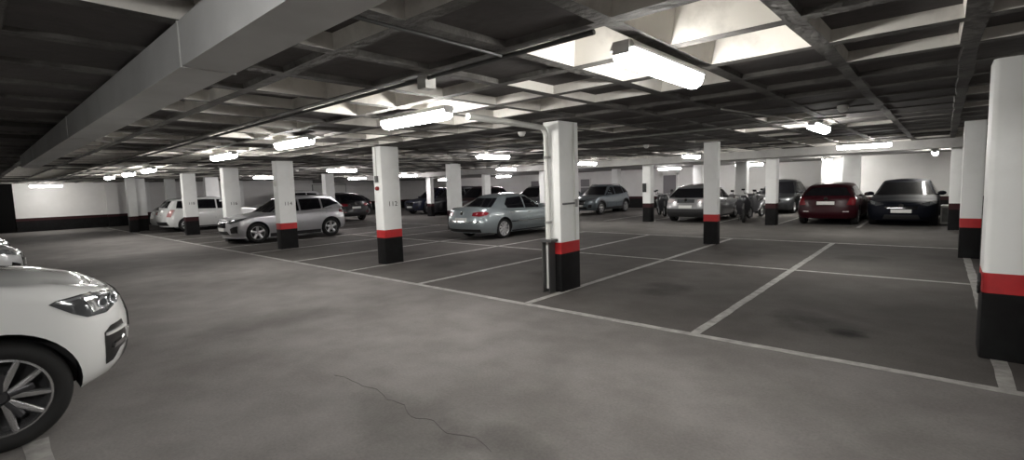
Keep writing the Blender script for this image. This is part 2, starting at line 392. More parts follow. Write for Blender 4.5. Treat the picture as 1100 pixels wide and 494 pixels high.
# conduits and boxes
def conduit(label, pts, r, m, boxes=(), name='cable_conduit'):
    c = W(*pts[len(pts)//2]); t = thing(name, label, 'conduit', c, 0)
    bm = bmesh.new(); tube(bm, [W(*p)-c for p in pts], r, 8); obj('tube', bm, m, t, 50)
    for (u, v, z, s) in boxes:
        bm = bmesh.new(); box(bm, W(u-s,v-s,z-.05)-c, W(u+s,v+s,z+.055)-c); obj('junction_box', bm, PIPEW, t)
conduit('dark conduit with white junction box running along the aisle ceiling', [(1.66,2.68,2.615), (3.3,2.70,2.615), (8,2.72,2.615), (14,2.78,2.615), (22,2.8,2.615), (36,2.8,2.615)], .018, METAL, [(3.36,2.72,2.58,.055)])
conduit('thin pale cable drooping along the ceiling toward the right-hand lamp', [(2.3,6.9,2.63), (2.05,7.8,2.6), (1.9,8.6,2.615), (1.82,9.1,2.57), (1.74,9.46,2.59)], .012, PIPEW)
conduit('dark conduit crossing the ceiling from the duct to the aisle conduit', [(2.4,1.2,2.61), (2.4,1.9,2.61), (2.41,2.64,2.61)], .012, METAL)
conduit('thin grey conduit along the ceiling above the second bay row', [(1.2,9.3,2.612), (9.5,9.35,2.612), (19,9.4,2.612), (30,9.4,2.612)], .016, PIPEG)
DETL = ['small white detector on the ceiling left of the middle pillar top', 'small white detector on the dark ceiling right of the middle pillar', 'small white detector on the ceiling between pillars 112 and 114', 'small white detector on the dark ceiling above the red-banded far pillar']
for (u, v), lb in zip(((5.72,6.75), (5.9,12.0), (20.2,9.3), (1.1,8.2)), DETL):
    t = thing('smoke_detector', lb, 'detector', W(u, v, ZC-.06), 0, 'ceiling detectors')
    bm = bmesh.new(); lathe(bm, [(0,-.02),(.035,-.018),(.055,.0),(.06,.03)], 16, close=False); 
    for v_ in bm.verts: v_.co = Vector((v_.co.x, v_.co.z, v_.co.y))
    obj('sensor', bm, PIPEW, t, 40)
    bm = bmesh.new(); tube(bm, [(0,0,.028), (0,0,.085)], .07, 16); obj('base', bm, PIPEW, t, 40)

# ------------------------------------------------------------------ fluorescent lamps
def make_lamp(u, v, ax, label, L=1.25, z=2.5, glow=GLOW):
    t = thing('fluorescent_lamp', label, 'lamp', W(u, v, z), 0 if ax == 'u' else PI/2, 'fluorescent ceiling lamps')
    h = L/2
    bm = bmesh.new(); pr = [(-.09,.05), (-.07,.085), (.07,.085), (.09,.05), (.085,.035), (-.085,.035)]
    a = [bm.verts.new((-h, y, zz)) for y, zz in pr]; b = [bm.verts.new((h, y, zz)) for y, zz in pr]
    for k in range(6): bm.faces.new((a[k], a[(k+1)%6], b[(k+1)%6], b[k]))
    bm.faces.new(a); bm.faces.new(b); obj('housing', bm, LAMPBODY, t)
    bm = bmesh.new(); n = 10; R = []
    for x, s in ((-h+.005,.86), (-h+.03,1), (h-.03,1), (h-.005,.86)):
        R.append([bm.verts.new((x, -.085*math.cos(k*PI/n)*s, .04-.11*math.sin(k*PI/n)**.7*s)) for k in range(n+1)])
    for r0, r1 in zip(R, R[1:]):
        for k in range(n): bm.faces.new((r0[k], r0[k+1], r1[k+1], r1[k]))
        bm.faces.new((r0[0], r0[n], r1[n], r1[0]))
    bm.faces.new(R[0]); bm.faces.new(R[-1]); obj('diffuser', bm, glow, t, 50)
    for s in (-1, 1):
        bm = bmesh.new(); box(bm, (s*h-.012, -.06, .0), (s*h+.02, .06, .085)); obj('end_cap', bm, LAMPGREY, t)
        bm = bmesh.new(); tube(bm, [(s*h*.6,0,.08), (s*h*.6,0,ZC-z+.0 if v < 18.4 else .12)], .012); obj('hanger', bm, LAMPGREY, t)
    return t
LAMPS = [
 (1.62,3.58,'v','near lamp hung in an open white coffer at top centre right',2.52,GLOWN), (4.88,3.74,'u','lamp over the aisle above and right of pillar 112',2.53,GLOW),
 (8.4,3.84,'u','lamp over the aisle above pillar 114',2.53,GLOW), (12.0,3.9,'u','lamp over the aisle above the silver crossover bonnet pillar',2.53,GLOW),
 (18.9,3.95,'u','third lamp from the end wall in the aisle row at left',2.53,GLOW), (22.0,4.0,'u','second lamp from the end wall in the aisle row at left',2.53,GLOW), (25.5,4.0,'u','small far lamp last in the aisle row before the end wall',2.53,GLOW),
 (35.3,2.9,'v','lamp close to the end wall at far left',2.45,GLOW),
 (.35,-1.0,'u','lamp over the left-hand bays behind the camera position',2.53,GLOWB),
 (1.70,10.1,'v','lamp seen end-on above the dark red hatchback, drooping cable beside it',2.53,GLOW), (9.65,10.1,'v','lamp between pillar 112 and the middle pillar, above the sedan',2.53,GLOW2),
 (18.2,10.2,'v','lamp just left of pillar 112 above the black four-by-four',2.53,GLOW2), (26.6,10.6,'v','lamp left of pillar 114, beyond the silver crossover',2.53,GLOW2),
 (10.9,16.9,'v','lamp just right of the middle pillar above the grey crossover',2.5,GLOW), (6.55,16.7,'v','lamp above the white hatchback',2.5,GLOW), (1.75,16.9,'u','long lamp above the black car and the broad pillar',2.5,GLOW),
 (28.5,17.0,'v','far lamp seen left of pillar 112, lower of the pair',2.5,GLOW2), (23.6,17.4,'v','far lamp just right of pillar 112',2.5,GLOW2), (15.6,17.2,'v','lamp right of the pale pillar behind the sedan',2.5,GLOW2),
 (3.8,24.6,'v','lamp in the back bay above the dark red hatchback',2.36,GLOW), (7.2,25.6,'u','lamp in the back bay above the scooters',2.36,GLOW), (.3,22.6,'v','thin lamp in the back bay above the black car right side',2.36,GLOW),
 (17.0,24.0,'u','lamp in the back bay behind the sedan roof',2.36,GLOW2), (22.5,24.5,'u','lamp in the back bay above the dark van',2.36,GLOW2), (29.5,25.2,'u','farthest lamp in the back bay at the left',2.36,GLOW2), (11.2,25.5,'u','lamp in the back bay above the framed doorway',2.36,GLOW2)]
for u, v, ax, lb, z, g in LAMPS: make_lamp(u, v, ax, lb, 1.25, z, g)

# ------------------------------------------------------------------ cars
def interp(tab, x):
    if x <= tab[0][0]: return tab[0][1]
    for (a, b), (c, d) in zip(tab, tab[1:]):
        if x <= c:
            t = (x-a)/(c-a); t2 = t*t*(3-2*t)*.5+t*.5
            return b+(d-b)*t2
    return tab[-1][1]
def outl(a, xf, xr, hw, Lf, Lr, n):
    if a < .25:
        th = a/.25*PI/2; return (xf-Lf+Lf*max(0,math.cos(th))**(2/n), hw*math.sin(th)**(2/n))
    if a > .75:
        th = (1-a)/.25*PI/2; return (xr+Lr-Lr*max(0,math.cos(th))**(2/n), hw*math.sin(th)**(2/n))
    t = (a-.25)/.5; return (xf-Lf+(xr+Lr-xf+Lf)*t, hw)
class Shell:
    def ok(self): pass
    def build_tab(self, w):
        n = 160; return [self.P(i/n, w) for i in range(n+1)]
    def a_at_x(self, x, w):
        lo, hi = 0., 1.
        for _ in range(26):
            m = (lo+hi)/2
            if self.P(m, w).x > x: lo = m
            else: hi = m
        return (lo+hi)/2
    def a_at_q(self, q, w, rear):
        key = (round(w, 3), rear)
        if not hasattr(self, 'cache'): self.cache = {}
        if key not in self.cache:
            T = self.build_tab(w)
            if rear: T = T[::-1]
            acc = [0]
            for p, r in zip(T, T[1:]): acc.append(acc[-1]+math.hypot(p.x-r.x, p.y-r.y))
            self.cache[key] = acc
        acc = self.cache[key]; n = len(acc)-1
        for i in range(n):
            if acc[i+1] >= q:
                t = (q-acc[i])/max(1e-9, acc[i+1]-acc[i]); a = (i+t)/n; break
        else: a = 1
        return 1-a if rear else a
    def pt(self, mode, p, w, side):
        if mode == 'side': a = self.a_at_x(p, w); s = side
        else: a = self.a_at_q(abs(p), w, mode == 'rear'); s = side*(1 if p >= 0 else -1)
        def ev(a_, w_):
            q = self.P(min(1,max(0,a_)), min(1,max(0,w_))); return Vector((q.x, q.y*s, q.z))
        c = ev(a, w); e = .004
        da = ev(a+e, w)-ev(a-e, w); dw = ev(a, w+e)-ev(a, w-e)
        n = da.cross(dw)
        if n.length < 1e-9: n = c - Vector((0,0,.6))
        n.normalize()
        out = c - Vector((c.x*.75, 0, .3))
        if n.dot(out) < 0: n = -n
        return c, n
class Lower(Shell):
    def __init__(s, S):
        s.S = S; s.h = S['L']/2
    def ztop(s, x): return interp(s.S['top'], s.h-x)
    def zbot(s, x):
        S = s.S; d = s.h-x
        return interp([(0,S['gcf']), (.5,S['gcf']-.02), (.9,S['gc']), (S['L']-.8,S['gc']), (S['L']-.3,S['gcr']), (S['L'],S['gcr'])], d)
    def zw(s, a, w):
        x0, _ = outl(a, s.h, -s.h, s.S['W']/2, s.S['Lf'], s.S['Lr'], s.S['n'])
        zb, zt = s.zbot(x0), s.ztop(x0); return zb+(zt-zb)*w, zt
    def P(s, a, w):
        S = s.S; z, zt = s.zw(a, w)
        xf = s.h-interp(S['front'], z); xr = -s.h+interp(S['rear'], z); hw = S['W']/2*interp(S['wid'], z)
        r = S.get('fil', .10); t = (zt-z)/r
        ins = 0
        if t < 1: ins = S.get('filk', .5)*r*(1-math.sqrt(max(0, 1-(1-t)**2)))
        x, y = outl(a, xf-ins*1.2, xr+ins, hw-ins, S['Lf'], S['Lr'], S['n'])
        return Vector((x, y, z))
    def w_at_z(s, a, z):
        lo, hi = 0., 1.
        for _ in range(20):
            m = (lo+hi)/2
            if s.zw(a, m)[0] < z: lo = m
            else: hi = m
        return (lo+hi)/2
    def ptz(s, mode, p, z, side):
        w = .5
        for _ in range(3):
            a = s.a_at_x(p, w) if mode == 'side' else s.a_at_q(abs(p), round(w,2), mode == 'rear')
            w = s.w_at_z(a, z)
        return s.pt(mode, p, round(w, 2) if mode != 'side' else w, side) if False else s._pt2(a, w, p, mode, side)
    def _pt2(s, a, w, p, mode, side):
        sg = side if mode == 'side' else side*(1 if p >= 0 else -1)
        def ev(a_, w_):
            q = s.P(min(1,max(0,a_)), min(1,max(0,w_))); return Vector((q.x, q.y*sg, q.z))
        c = ev(a, w); e = .004; n = (ev(a+e,w)-ev(a-e,w)).cross(ev(a,w+e)-ev(a,w-e))
        if n.length < 1e-9: n = Vector((1 if mode == 'front' else -1, 0, 0))
        n.normalize(); out = c-Vector((c.x*.75,0,.45))
        if n.dot(out) < 0: n = -n
        return c, n
class Green(Shell):
    def __init__(s, S, low):
        s.S = S; s.low = low; s.h = S['L']/2
    def P(s, a, w):
        S = s.S; h = s.h
        xc, xrf, xrr, xrb = h-S['cowl'], h-S['rf'], h-S['rr'], h-S['rb']
        ww = w**.93
        xf = xc+(xrf-xc)*ww; xr = xrb+(xrr-xrb)*(w**S.get('rcurve', 1.0))
        hb = S['W']/2*S.get('gb', .93); ht = S['W']/2*S.get('gt', .68)
        hw = hb+(ht-hb)*(w**1.25)
        t = (1-w)/.14
        if t < 1:
            k = .05*(1-math.sqrt(max(0,1-(1-t)**2))); hw -= k; xf -= k*1.6; xr += k
        x, y = outl(a, xf, xr, hw, S.get('gLf', .5), S.get('gLr', .32), 2.8)
        x0, _ = outl(a, xc, xrb, hb, S.get('gLf', .5), S.get('gLr', .32), 2.8)
        zb = s.low.ztop(x0)-.03
        d = h-x
        zr = S['H']-.055-interp([(S['rf']-.2,S.get('droopf',.03)), ((S['rf']*.6+S['rr']*.4),0), (S['rr']+.1,S.get('droopr',.06))], d)
        return Vector((x, y, zb+(zr-zb)*w))
def shell_mesh(sh, na, ws, crown, bm, mi=0, ncross=9):
    """closed surface: mirrored wall, crowned lid, flat bottom"""
    H = {}
    def vt(p):
        k = (round(p.x,4), round(p.y,4), round(p.z,4))
        if k not in H: H[k] = bm.verts.new(p)
        return H[k]
    def face(vs, m=mi):
        u = []
        for v in vs:
            if v not in u: u.append(v)
        if len(u) >= 3:
            try: f = bm.faces.new(u); f.material_index = m
            except ValueError: pass
    A = [i/na for i in range(na+1)]
    grid = [[sh.P(a, w) for w in ws] for a in A]
    for s in (1, -1):
        for i in range(na):
            for j in range(len(ws)-1):
                q = [grid[i][j], grid[i+1][j], grid[i+1][j+1], grid[i][j+1]]
                face([vt(Vector((p.x, p.y*s, p.z))) for p in (q if s == 1 else q[::-1])])
    def lid(col, cr, flip):
        rows = []
        for p in col:
            rows.append([vt(Vector((p.x, p.y*t, p.z+cr*(1-t*t)*min(1, p.y/.5)))) for t in [1-2*k/(ncross-1) for k in range(ncross)]])
        for r0, r1 in zip(rows, rows[1:]):
            for k in range(ncross-1):
                q = [r0[k], r0[k+1], r1[k+1], r1[k]]
                face(q[::-1] if flip else q)
    lid([g[-1] for g in grid], crown, False); lid([g[0] for g in grid], 0, True)
def patch(name, f, poly, m, parent, h=.005, depth=.012, step=.06, step2=None, smooth=60):
    """solid skin patch: a 2-D outline laid over a car surface function f(p, q) -> (point, normal)"""
    bm = bmesh.new(); polys = poly if isinstance(poly[0][0], (tuple, list)) else [poly]
    for pl in polys: bm.faces.new([bm.verts.new((x, y, 0)) for x, y in pl])
    st = (step, step2 or step)
    for ax in (0, 1):
        vals = [v.co[ax] for v in bm.verts]; lo, hi = min(vals), max(vals)
        k = math.ceil(lo/st[ax]-1e-6)
        while k*st[ax] < hi:
            co = [0,0,0]; no = [0,0,0]; co[ax] = k*st[ax]; no[ax] = 1
            bmesh.ops.bisect_plane(bm, geom=bm.verts[:]+bm.edges[:]+bm.faces[:], plane_co=co, plane_no=no, dist=1e-6); k += 1
    g = bmesh.ops.extrude_face_region(bm, geom=bm.faces[:])
    top = {e for e in g['geom'] if isinstance(e, bmesh.types.BMVert)}
    cache = {}
    for v in bm.verts:
        key = (round(v.co.x,5), round(v.co.y,5))
        if key not in cache: cache[key] = f(v.co.x, v.co.y)
        c, n = cache[key]; v.co = c + n*(h if v in top else -depth)
    return obj(name, bm, m, parent, smooth)
def rnd_poly(x0, y0, x1, y1, r):
    out = []
    for cx, cy, a0 in ((x1-r,y1-r,0), (x0+r,y1-r,90), (x0+r,y0+r,180), (x1-r,y0+r,270)):
        for k in range(4): a = math.radians(a0+30*k); out.append((cx+r*math.cos(a), cy+r*math.sin(a)))
    return out

def make_wheel(t, x, y, side, r, wd, S):
    """tyre with the rim as its sub-part; wheel axis is Y, outer face toward side"""
    bm = bmesh.new(); ri = r*S.get('rimk', .68); hw = wd/2
    lathe(bm, [(ri,-hw*.85), (ri+.012,-hw*.95), ((ri+r)/2,-hw*1.02), (r-.02,-hw*.9), (r-.004,-hw*.7), (r,-hw*.3), (r,hw*.3), (r-.004,hw*.7), (r-.02,hw*.9), ((ri+r)/2,hw*1.02), (ri+.012,hw*.95), (ri,hw*.85)], S.get('seg', 32))
    o = obj('wheel', bm, RUBBER, t, 40); o.location = (x, y, r)
    bm = bmesh.new(); sg = S.get('seg', 32); yo = hw*.86
    lathe(bm, [(ri+.006,yo), (ri-.012,yo+.006), (ri-.02,yo-.01), (ri-.03,yo-.06), (ri-.03,-hw*.8), (ri+.004,-hw*.8)], sg, 0, close=True)
    lathe(bm, [(ri-.03,-.02), (.0,-.02)], sg, 2, close=False)
    lathe(bm, [(.0,yo-.005), (.03,yo-.005), (.045,yo-.02), (.06,yo-.05), (.06,-.0), (0,0)], 16, 1 if S.get('ynum') else 0, close=False)
    def spoke(ang, w0, w1, skew=0, mi=0, r0=.045, r1=None):
        r1 = r1 or ri-.012; ca, sa = math.cos(ang), math.sin(ang); vs = []
        for rr, w, yy, th in ((r0, w0, yo-.018, .05), ((r0+r1)/2, (w0+w1)/2, yo-.012, .04), (r1, w1, yo-.004, .03)):
            off = skew*(rr-r0)/(r1-r0)
            for dx, dy in ((-w/2,0), (-w/2*.5,.008), (w/2*.5,.008), (w/2,0), (w/2,-th), (-w/2,-th)):
                tx, ry = dx+off, rr
                vs.append(bm.verts.new((ry*ca-tx*sa, yy+dy, ry*sa+tx*ca)))
        for k in range(2):
            for q in range(6):
                f = bm.faces.new((vs[k*6+q], vs[k*6+(q+1)%6], vs[(k+1)*6+(q+1)%6], vs[(k+1)*6+q])); f.material_index = mi
        bm.faces.new(vs[0:6]).material_index = mi; bm.faces.new(vs[12:18]).material_index = mi
    n = S.get('spokes', 5); ph = S.get('phase', .3)
    for k in range(n):
        a = ph+2*PI*k/n
        if S.get('ynum'):
            spoke(a-.06, .055, .034, -.075, 0); spoke(a+.06, .055, .034, .075, 0); spoke(a, .06, .04, 0, 1, r1=ri*.66)
        else: spoke(a, S.get('sw0', .07), S.get('sw1', .05), S.get('skew', 0))
    if side < 0:
        for v in bm.verts: v.co.y *= -1
    rim = obj('rim', bm, [S.get('rimm', ALLOY), ALLOYD, PLASTIC], o, 35)
    bm = bmesh.new(); lathe(bm, [(.0,yo+.002), (.024,yo), (.026,yo-.012), (0,yo-.012)], 14, close=False)
    if side < 0:
        for v in bm.verts: v.co.y *= -1
    return o
def car(S, label, cat, nose, heading, group=None):
    """nose=(u,v) of the front bumper centre; heading +1 means the nose points to +v, -1 to -v"""
    h = S['L']/2; W2 = S['W']/2
    t = thing(S['name'], label, cat, W(nose[0], nose[1]-heading*h) if heading else W(nose[0]-h, nose[1]), -PI/2*heading + S.get('yaw', 0), group)
    low = Lower(S); gr = Green(S, low); P = S['paint']; hi = S.get('hi', False)
    X = lambda s: h-s
    # --- body (lower tub), arches cut out
    bm = bmesh.new()
    ws = [0,.06,.14,.24,.34,.44,.54,.64,.74,.82,.88,.92,.955,.98,1]
    shell_mesh(low, 72 if hi else 56, ws, S.get('crown', .045), bm)
    bmesh.ops.recalc_face_normals(bm, faces=bm.faces[:])
    me = bpy.data.meshes.new('body'); bm.to_mesh(me); bm.free(); me.materials.append(P); me.materials.append(PLASTIC)
    body = link('body', me, t)
    r = S['r']; fx, rx = X(S['fo']), X(S['fo']+S['wb'])
    bm = bmesh.new()
    for x in (fx, rx):
        for s in (1, -1):
            y0, y1 = s*(W2-.36), s*(W2+.2); n = 40; ra = r+S.get('gap', .045)
            A = [bm.verts.new((x+ra*math.cos(2*PI*k/n), y0, r+.015+ra*math.sin(2*PI*k/n))) for k in range(n)]
            B = [bm.verts.new((x+ra*math.cos(2*PI*k/n), y1, r+.015+ra*math.sin(2*PI*k/n))) for k in range(n)]
            for k in range(n): bm.faces.new((A[k], A[(k+1)%n], B[(k+1)%n], B[k]))
            bm.faces.new(A); bm.faces.new(B)
    for f in bm.faces: f.material_index = 1
    bmesh.ops.recalc_face_normals(bm, faces=bm.faces[:])
    cme = bpy.data.meshes.new('cut'); bm.to_mesh(cme); bm.free(); cme.materials.append(P); cme.materials.append(PLASTIC)
    cut = bpy.data.objects.new('cut', cme); C.objects.link(cut); cut.parent = t
    md = body.modifiers.new('b', 'BOOLEAN'); md.object = cut; md.operation = 'DIFFERENCE'; md.solver = 'EXACT'
    bpy.context.view_layer.update()
    ne = bpy.data.meshes.new_from_object(body.evaluated_get(bpy.context.evaluated_depsgraph_get()))
    body.modifiers.clear(); body.data = ne; ne.name = 'body'; bpy.data.objects.remove(cut)
    ne.shade_smooth(); ne.set_sharp_from_angle(angle=math.radians(38))
    # --- cabin shell
    bm = bmesh.new(); shell_mesh(gr, 72 if hi else 56, [0,.2,.4,.6,.75,.86,.9,.93,.96,.985,1], S.get('rcrown', .05), bm)
    obj('cabin', bm, P, t, 40)
    G = lambda mode, side=1: (lambda p, q: gr.pt(mode, p, q, side))
    # --- glass
    def qpts(mode, w, frac):
        T = gr.build_tab(w); T = T[::-1] if mode == 'rear' else T
        return frac
    fw = S['W']/2*S.get('gb', .93)
    wb_, wt_ = fw*.97, fw*.97*(S.get('gt', .68)/S.get('gb', .93))*.97
    patch('windscreen', G('front'), [(-wb_,.05), (wb_,.05), (wt_,.90), (-wt_,.90)], GLASS, t, .006, .012, .04, .1)
    rb_, rt_ = wb_*S.get('rwk', .88), wt_*S.get('rwk', .88)
    patch('rear_window', G('rear'), [(-rb_,S.get('rw0',.14)), (rb_,S.get('rw0',.14)), (rt_,.84), (-rt_,.84)], GLASS, t, .006, .012, .04, .1)
    for s in (1, -1):
        for pl in S['win']:
            patch('side_window', G('side', s), [(X(a), b) for a, b in pl], S.get('glass', GLASS), t, .004, .01, .12, .2)
    B = lambda mode, side=1: (lambda p, q: low.ptz(mode, p, q, side))
    # --- lights, grille, plate, bumper trim
    for s in (1, -1):
        for nm, poly, m in S.get('flights', []):
            patch(nm, B('front', s), poly, m, t, .006, .02, .05)
        for nm, poly, m in S.get('rlights', []):
            patch(nm, B('rear', s), poly, m, t, .007, .02, .05)
        for nm, poly, m in S.get('sides', []):
            patch(nm, B('side', s), [(X(a), b) for a, b in poly], m, t, .006, .02, .12)
    for nm, poly, m, mode in S.get('mid', []):
        patch(nm, B(mode), poly, m, t, .008, .02, .08)
    if S.get('fplate'):
        z = S['fplate']; patch('number_plate', B('front'), [(-.26,z-.055), (.26,z-.055), (.26,z+.055), (-.26,z+.055)], PLATE, t, .016, .01, .13)
    if S.get('rplate'):
        z = S['rplate']; patch('number_plate', B('rear'), [(-.26,z-.055), (.26,z-.055), (.26,z+.055), (-.26,z+.055)], PLATE, t, .016, .01, .13)
    for z, mode in S.get('badge', []):
        patch('badge', B(mode), rnd_poly(-.055, z-.055, .055, z+.055, .054), CHROME, t, .012, .01, .04)
    # --- lower cladding, door seams, handles
    zc = S.get('clad', S['gc']+.10)
    for s in (1, -1):
        a0, a1 = S['fo']+r+.07, S['fo']+S['wb']-r-.07
        patch('sill_trim', B('side', s), [(X(a0), S['gc']+.012), (X(a1), S['gc']+.012), (X(a1), zc), (X(a0), zc)], PLASTIC, t, .008, .02, .3)
        for sx in S['seams']:
            zt = low.ztop(X(sx))-.05
            patch('door_seam', B('side', s), [(X(sx)-.005, zc+.02), (X(sx)+.005, zc+.02), (X(sx)+.005, zt), (X(sx)-.005, zt)], SEAM, t, .0012, .01, .3)
        for sx in S['handles']:
            z = low.ztop(X(sx))-.13
            patch('door_handle', B('side', s), [(X(sx)-.09, z-.014), (X(sx)+.09, z-.014), (X(sx)+.09, z+.016), (X(sx)-.09, z+.016)], S.get('handlem', P), t, .03, .01, .09)
        if S.get('arch'):
            for x in (fx, rx):
                bm = bmesh.new(); rows = []
                for k in range(25):
                    a = PI*(k/24)*1.12-PI*.06; row = []
                    for rr, oo in ((r+.045,-.02), (r+.045,.012), (r+.105,.010), (r+.105,-.02)):
                        px, pz = x+rr*math.cos(a), r+.015+rr*math.sin(a)
                        pz = max(pz, S['gc']+.015)
                        c, n = low.ptz('side', px, pz, s); row.append(bm.verts.new(Vector((px, c.y+s*oo, pz))))
                    rows.append(row)
                for r0, r1 in zip(rows, rows[1:]):
                    for q in range(4): bm.faces.new((r0[q], r0[(q+1)%4], r1[(q+1)%4], r1[q]))
                bm.faces.new(rows[0]); bm.faces.new(rows[-1]); obj('arch_trim', bm, PLASTIC, t, 40)
        # mirror
        sx = S['mirror']; zt = low.ztop(X(sx))+.07; bm = bmesh.new()
        y = W2*.93
        rings = []
        for px, k in ((.075,.35), (.055,.8), (.0,1), (-.06,1), (-.085,.85)):
            rings.append([bm.verts.new((X(sx)+px, s*(y+.10+.115*math.cos(q*PI/5)*k), zt+.075*math.sin(q*PI/5)*k)) for q in range(10)])
        for r0, r1 in zip(rings, rings[1:]):
            for q in range(10): bm.faces.new((r0[q], r0[(q+1)%10], r1[(q+1)%10], r1[q]))
        bm.faces.new(rings[0]); bm.faces.new(rings[-1])
        box(bm, (X(sx)-.03, s*(y-.08), zt-.07), (X(sx)+.03, s*(y+.05), zt-.035))
        obj('wing_mirror', bm, S.get('mirm', P), t, 40)
        for x in (fx, rx): make_wheel(t, x, s*(W2-S.get('wd', .22)/2-.025), s, r, S.get('wd', .22), S)
        if S.get('rails'):
            bm = bmesh.new(); pts = []
            for k in range(9):
                sx = S['rf']+.15+(S['rr']-S['rf']-.3)*k/8
                w = .97; a = gr.a_at_x(X(sx), w); p = gr.P(a, w); pts.append((p.x, s*(p.y-.03), p.z+(.055 if 0 < k < 8 else .0)))
            tube(bm, pts, .014, 6); obj('roof_rail', bm, S.get('railm', PLASTIC), t, 50)
    # underside pan so that no light passes
    return t, low, gr

# --- car bodies -------------------------------------------------------------
def spec_suv(**k):
    L = k.get('L', 4.5)
    S = dict(name='suv', L=L, W=1.85, H=1.66, fo=.88, wb=2.67, r=.345, gc=.24, gcf=.26, gcr=.30, Lf=.62, Lr=.5, n=2.7,
      top=[(0,.86), (.18,.93), (.6,.99), (1.15,1.04), (1.8,1.03), (L-1.2,1.07), (L-.5,1.12), (L,1.12)],
      front=[(.24,.10), (.36,.03), (.5,.0), (.7,.0), (.82,.03), (.95,.14), (1.05,.25)],
      rear=[(.28,.08), (.45,.0), (.65,.02), (.85,.06), (1.1,.12)],
      wid=[(.24,.93), (.4,.985), (.62,1.0), (.85,.985), (1.1,.94)],
      cowl=1.1, rf=1.95, rr=L-.62, rb=L-.14, gb=.92, gt=.68, rcurve=1.3, droopr=.07,
      win=[[(1.45,.07), (2.4,.07), (2.4,.84), (2.15,.84)], [(2.47,.07), (3.35,.07), (3.3,.84), (2.47,.84)], [(3.42,.08), (4.0,.20), (3.75,.78), (3.38,.84)]],
      flights=[('headlight', [(.42,.80), (.62,.78), (.98,.84), (1.05,.90), (.75,.90), (.45,.86)], LENS), ('bumper_vent', [(.55,.42), (.72,.40), (.76,.56), (.60,.58)], PLASTIC)],
      rlights=[('tail_light', [(.48,.86), (.85,.84), (1.08,.90), (1.0,1.0), (.7,1.0), (.48,.97)], TAIL), ('bumper_reflector', [(.6,.50), (.78,.50), (.78,.54), (.6,.54)], TAIL)],
      mid=[('grille', [(-.36,.56), (.36,.56), (.42,.80), (-.42,.80)], GLOSSB, 'front'), ('lower_grille', [(-.5,.33), (.5,.33), (.42,.45), (-.42,.45)], PLASTIC, 'front'),
           ('rear_bumper_trim', [(-.8,.33), (.8,.33), (.8,.50), (-.8,.50)], PLASTIC, 'rear')],
      fplate=.50, rplate=.80, badge=[(.70,'front'), (.98,'rear')], seams=[1.45,2.43,3.38], handles=[2.28,3.22], mirror=1.62, arch=True, rails=True, clad=.38)
    S.update(k); return S
def spec_hatch(**k):
    L = k.get('L', 4.25)
    S = spec_suv(L=L)
    S.update(name='hatchback', W=1.78, H=1.50, r=.315, gc=.18, gcf=.20, gcr=.24, fo=.85, wb=2.6,
      top=[(0,.70), (.15,.77), (.6,.85), (1.1,.92), (1.8,.92), (L-1.2,.97), (L-.5,1.0), (L,.98)],
      front=[(.2,.10), (.32,.02), (.45,.0), (.6,.01), (.72,.06), (.85,.2)], rear=[(.24,.08), (.4,.0), (.6,.02), (.8,.07), (1.0,.14)],
      wid=[(.2,.93), (.36,.985), (.55,1.0), (.8,.98), (1.0,.93)], cowl=1.05, rf=1.95, rr=L-.72, rb=L-.16,
      flights=[('headlight', [(.42,.66), (.62,.63), (.98,.70), (1.05,.77), (.75,.75), (.45,.71)], LENS), ('fog_light', [(.55,.34), (.7,.34), (.7,.44), (.55,.44)], PLASTIC)],
      rlights=[('tail_light', [(.52,.76), (.82,.74), (1.0,.80), (.98,.94), (.72,.94), (.54,.90)], TAIL)],
      mid=[('grille', [(-.38,.56), (.38,.56), (.42,.66), (-.42,.66)], GLOSSB, 'front'), ('lower_grille', [(-.48,.24), (.48,.24), (.42,.38), (-.42,.38)], PLASTIC, 'front')],
      fplate=.47, rplate=.80, badge=[(.66,'front'), (.90,'rear')], arch=False, rails=False, clad=.24, win=[[(1.42,.07), (2.35,.07), (2.35,.83), (2.12,.83)], [(2.42,.07), (3.2,.07), (3.15,.83), (2.42,.83)], [(3.27,.08), (3.75,.18), (3.5,.74), (3.22,.82)]], seams=[1.42,2.38,3.3], handles=[2.22,3.08])
    S.update(k); return S
def spec_sedan(**k):
    L = k.get('L', 4.77); S = spec_hatch(L=L)
    S.update(name='sedan', W=1.82, H=1.47, fo=.93, wb=2.71, r=.32,
      top=[(0,.68), (.15,.75), (.6,.84), (1.15,.91), (1.9,.92), (3.2,.95), (4.0,1.0), (4.5,1.02), (L,1.0)],
      rimk=.73, rear=[(.24,.09), (.4,.02), (.52,.0), (.7,.03), (.9,.10), (1.02,.12)], cowl=1.2, rf=2.1, rr=3.5, rb=4.32, gb=.915, gt=.66, rcurve=.85, droopr=.05, gLr=.45,
      win=[[(1.6,.07), (2.5,.07), (2.5,.84), (2.3,.84)], [(2.57,.07), (3.42,.10), (3.5,.35), (3.28,.80), (2.57,.84)]],
      rlights=[('tail_light', [(.46,.78), (.72,.76), (.95,.80), (1.02,.86), (.90,.905), (.62,.91), (.46,.88)], TAIL), ('reversing_lens', [(.60,.80), (.80,.80), (.84,.86), (.62,.87)], mat('lens_pink', (.5,.28,.3), .2, coat=.6))],
      mid=S['mid']+[('rear_bumper_trim', [(-.75,.26), (.75,.26), (.75,.36), (-.75,.36)], PLASTIC, 'rear'), ('bumper_strip', [(-.8,.585), (.8,.585), (.8,.605), (-.8,.605)], CHROME, 'rear')],
      rplate=.66, badge=[(.62,'front'), (.86,'rear')], seams=[1.5,2.53,3.5], handles=[2.38,3.32], mirror=1.75, rw0=.12, handlem=CHROME,
      sides=[('side_strip', [(1.35,.50), (3.3,.52), (3.3,.545), (1.35,.525)], CHROME)])
    S.update(k); return S
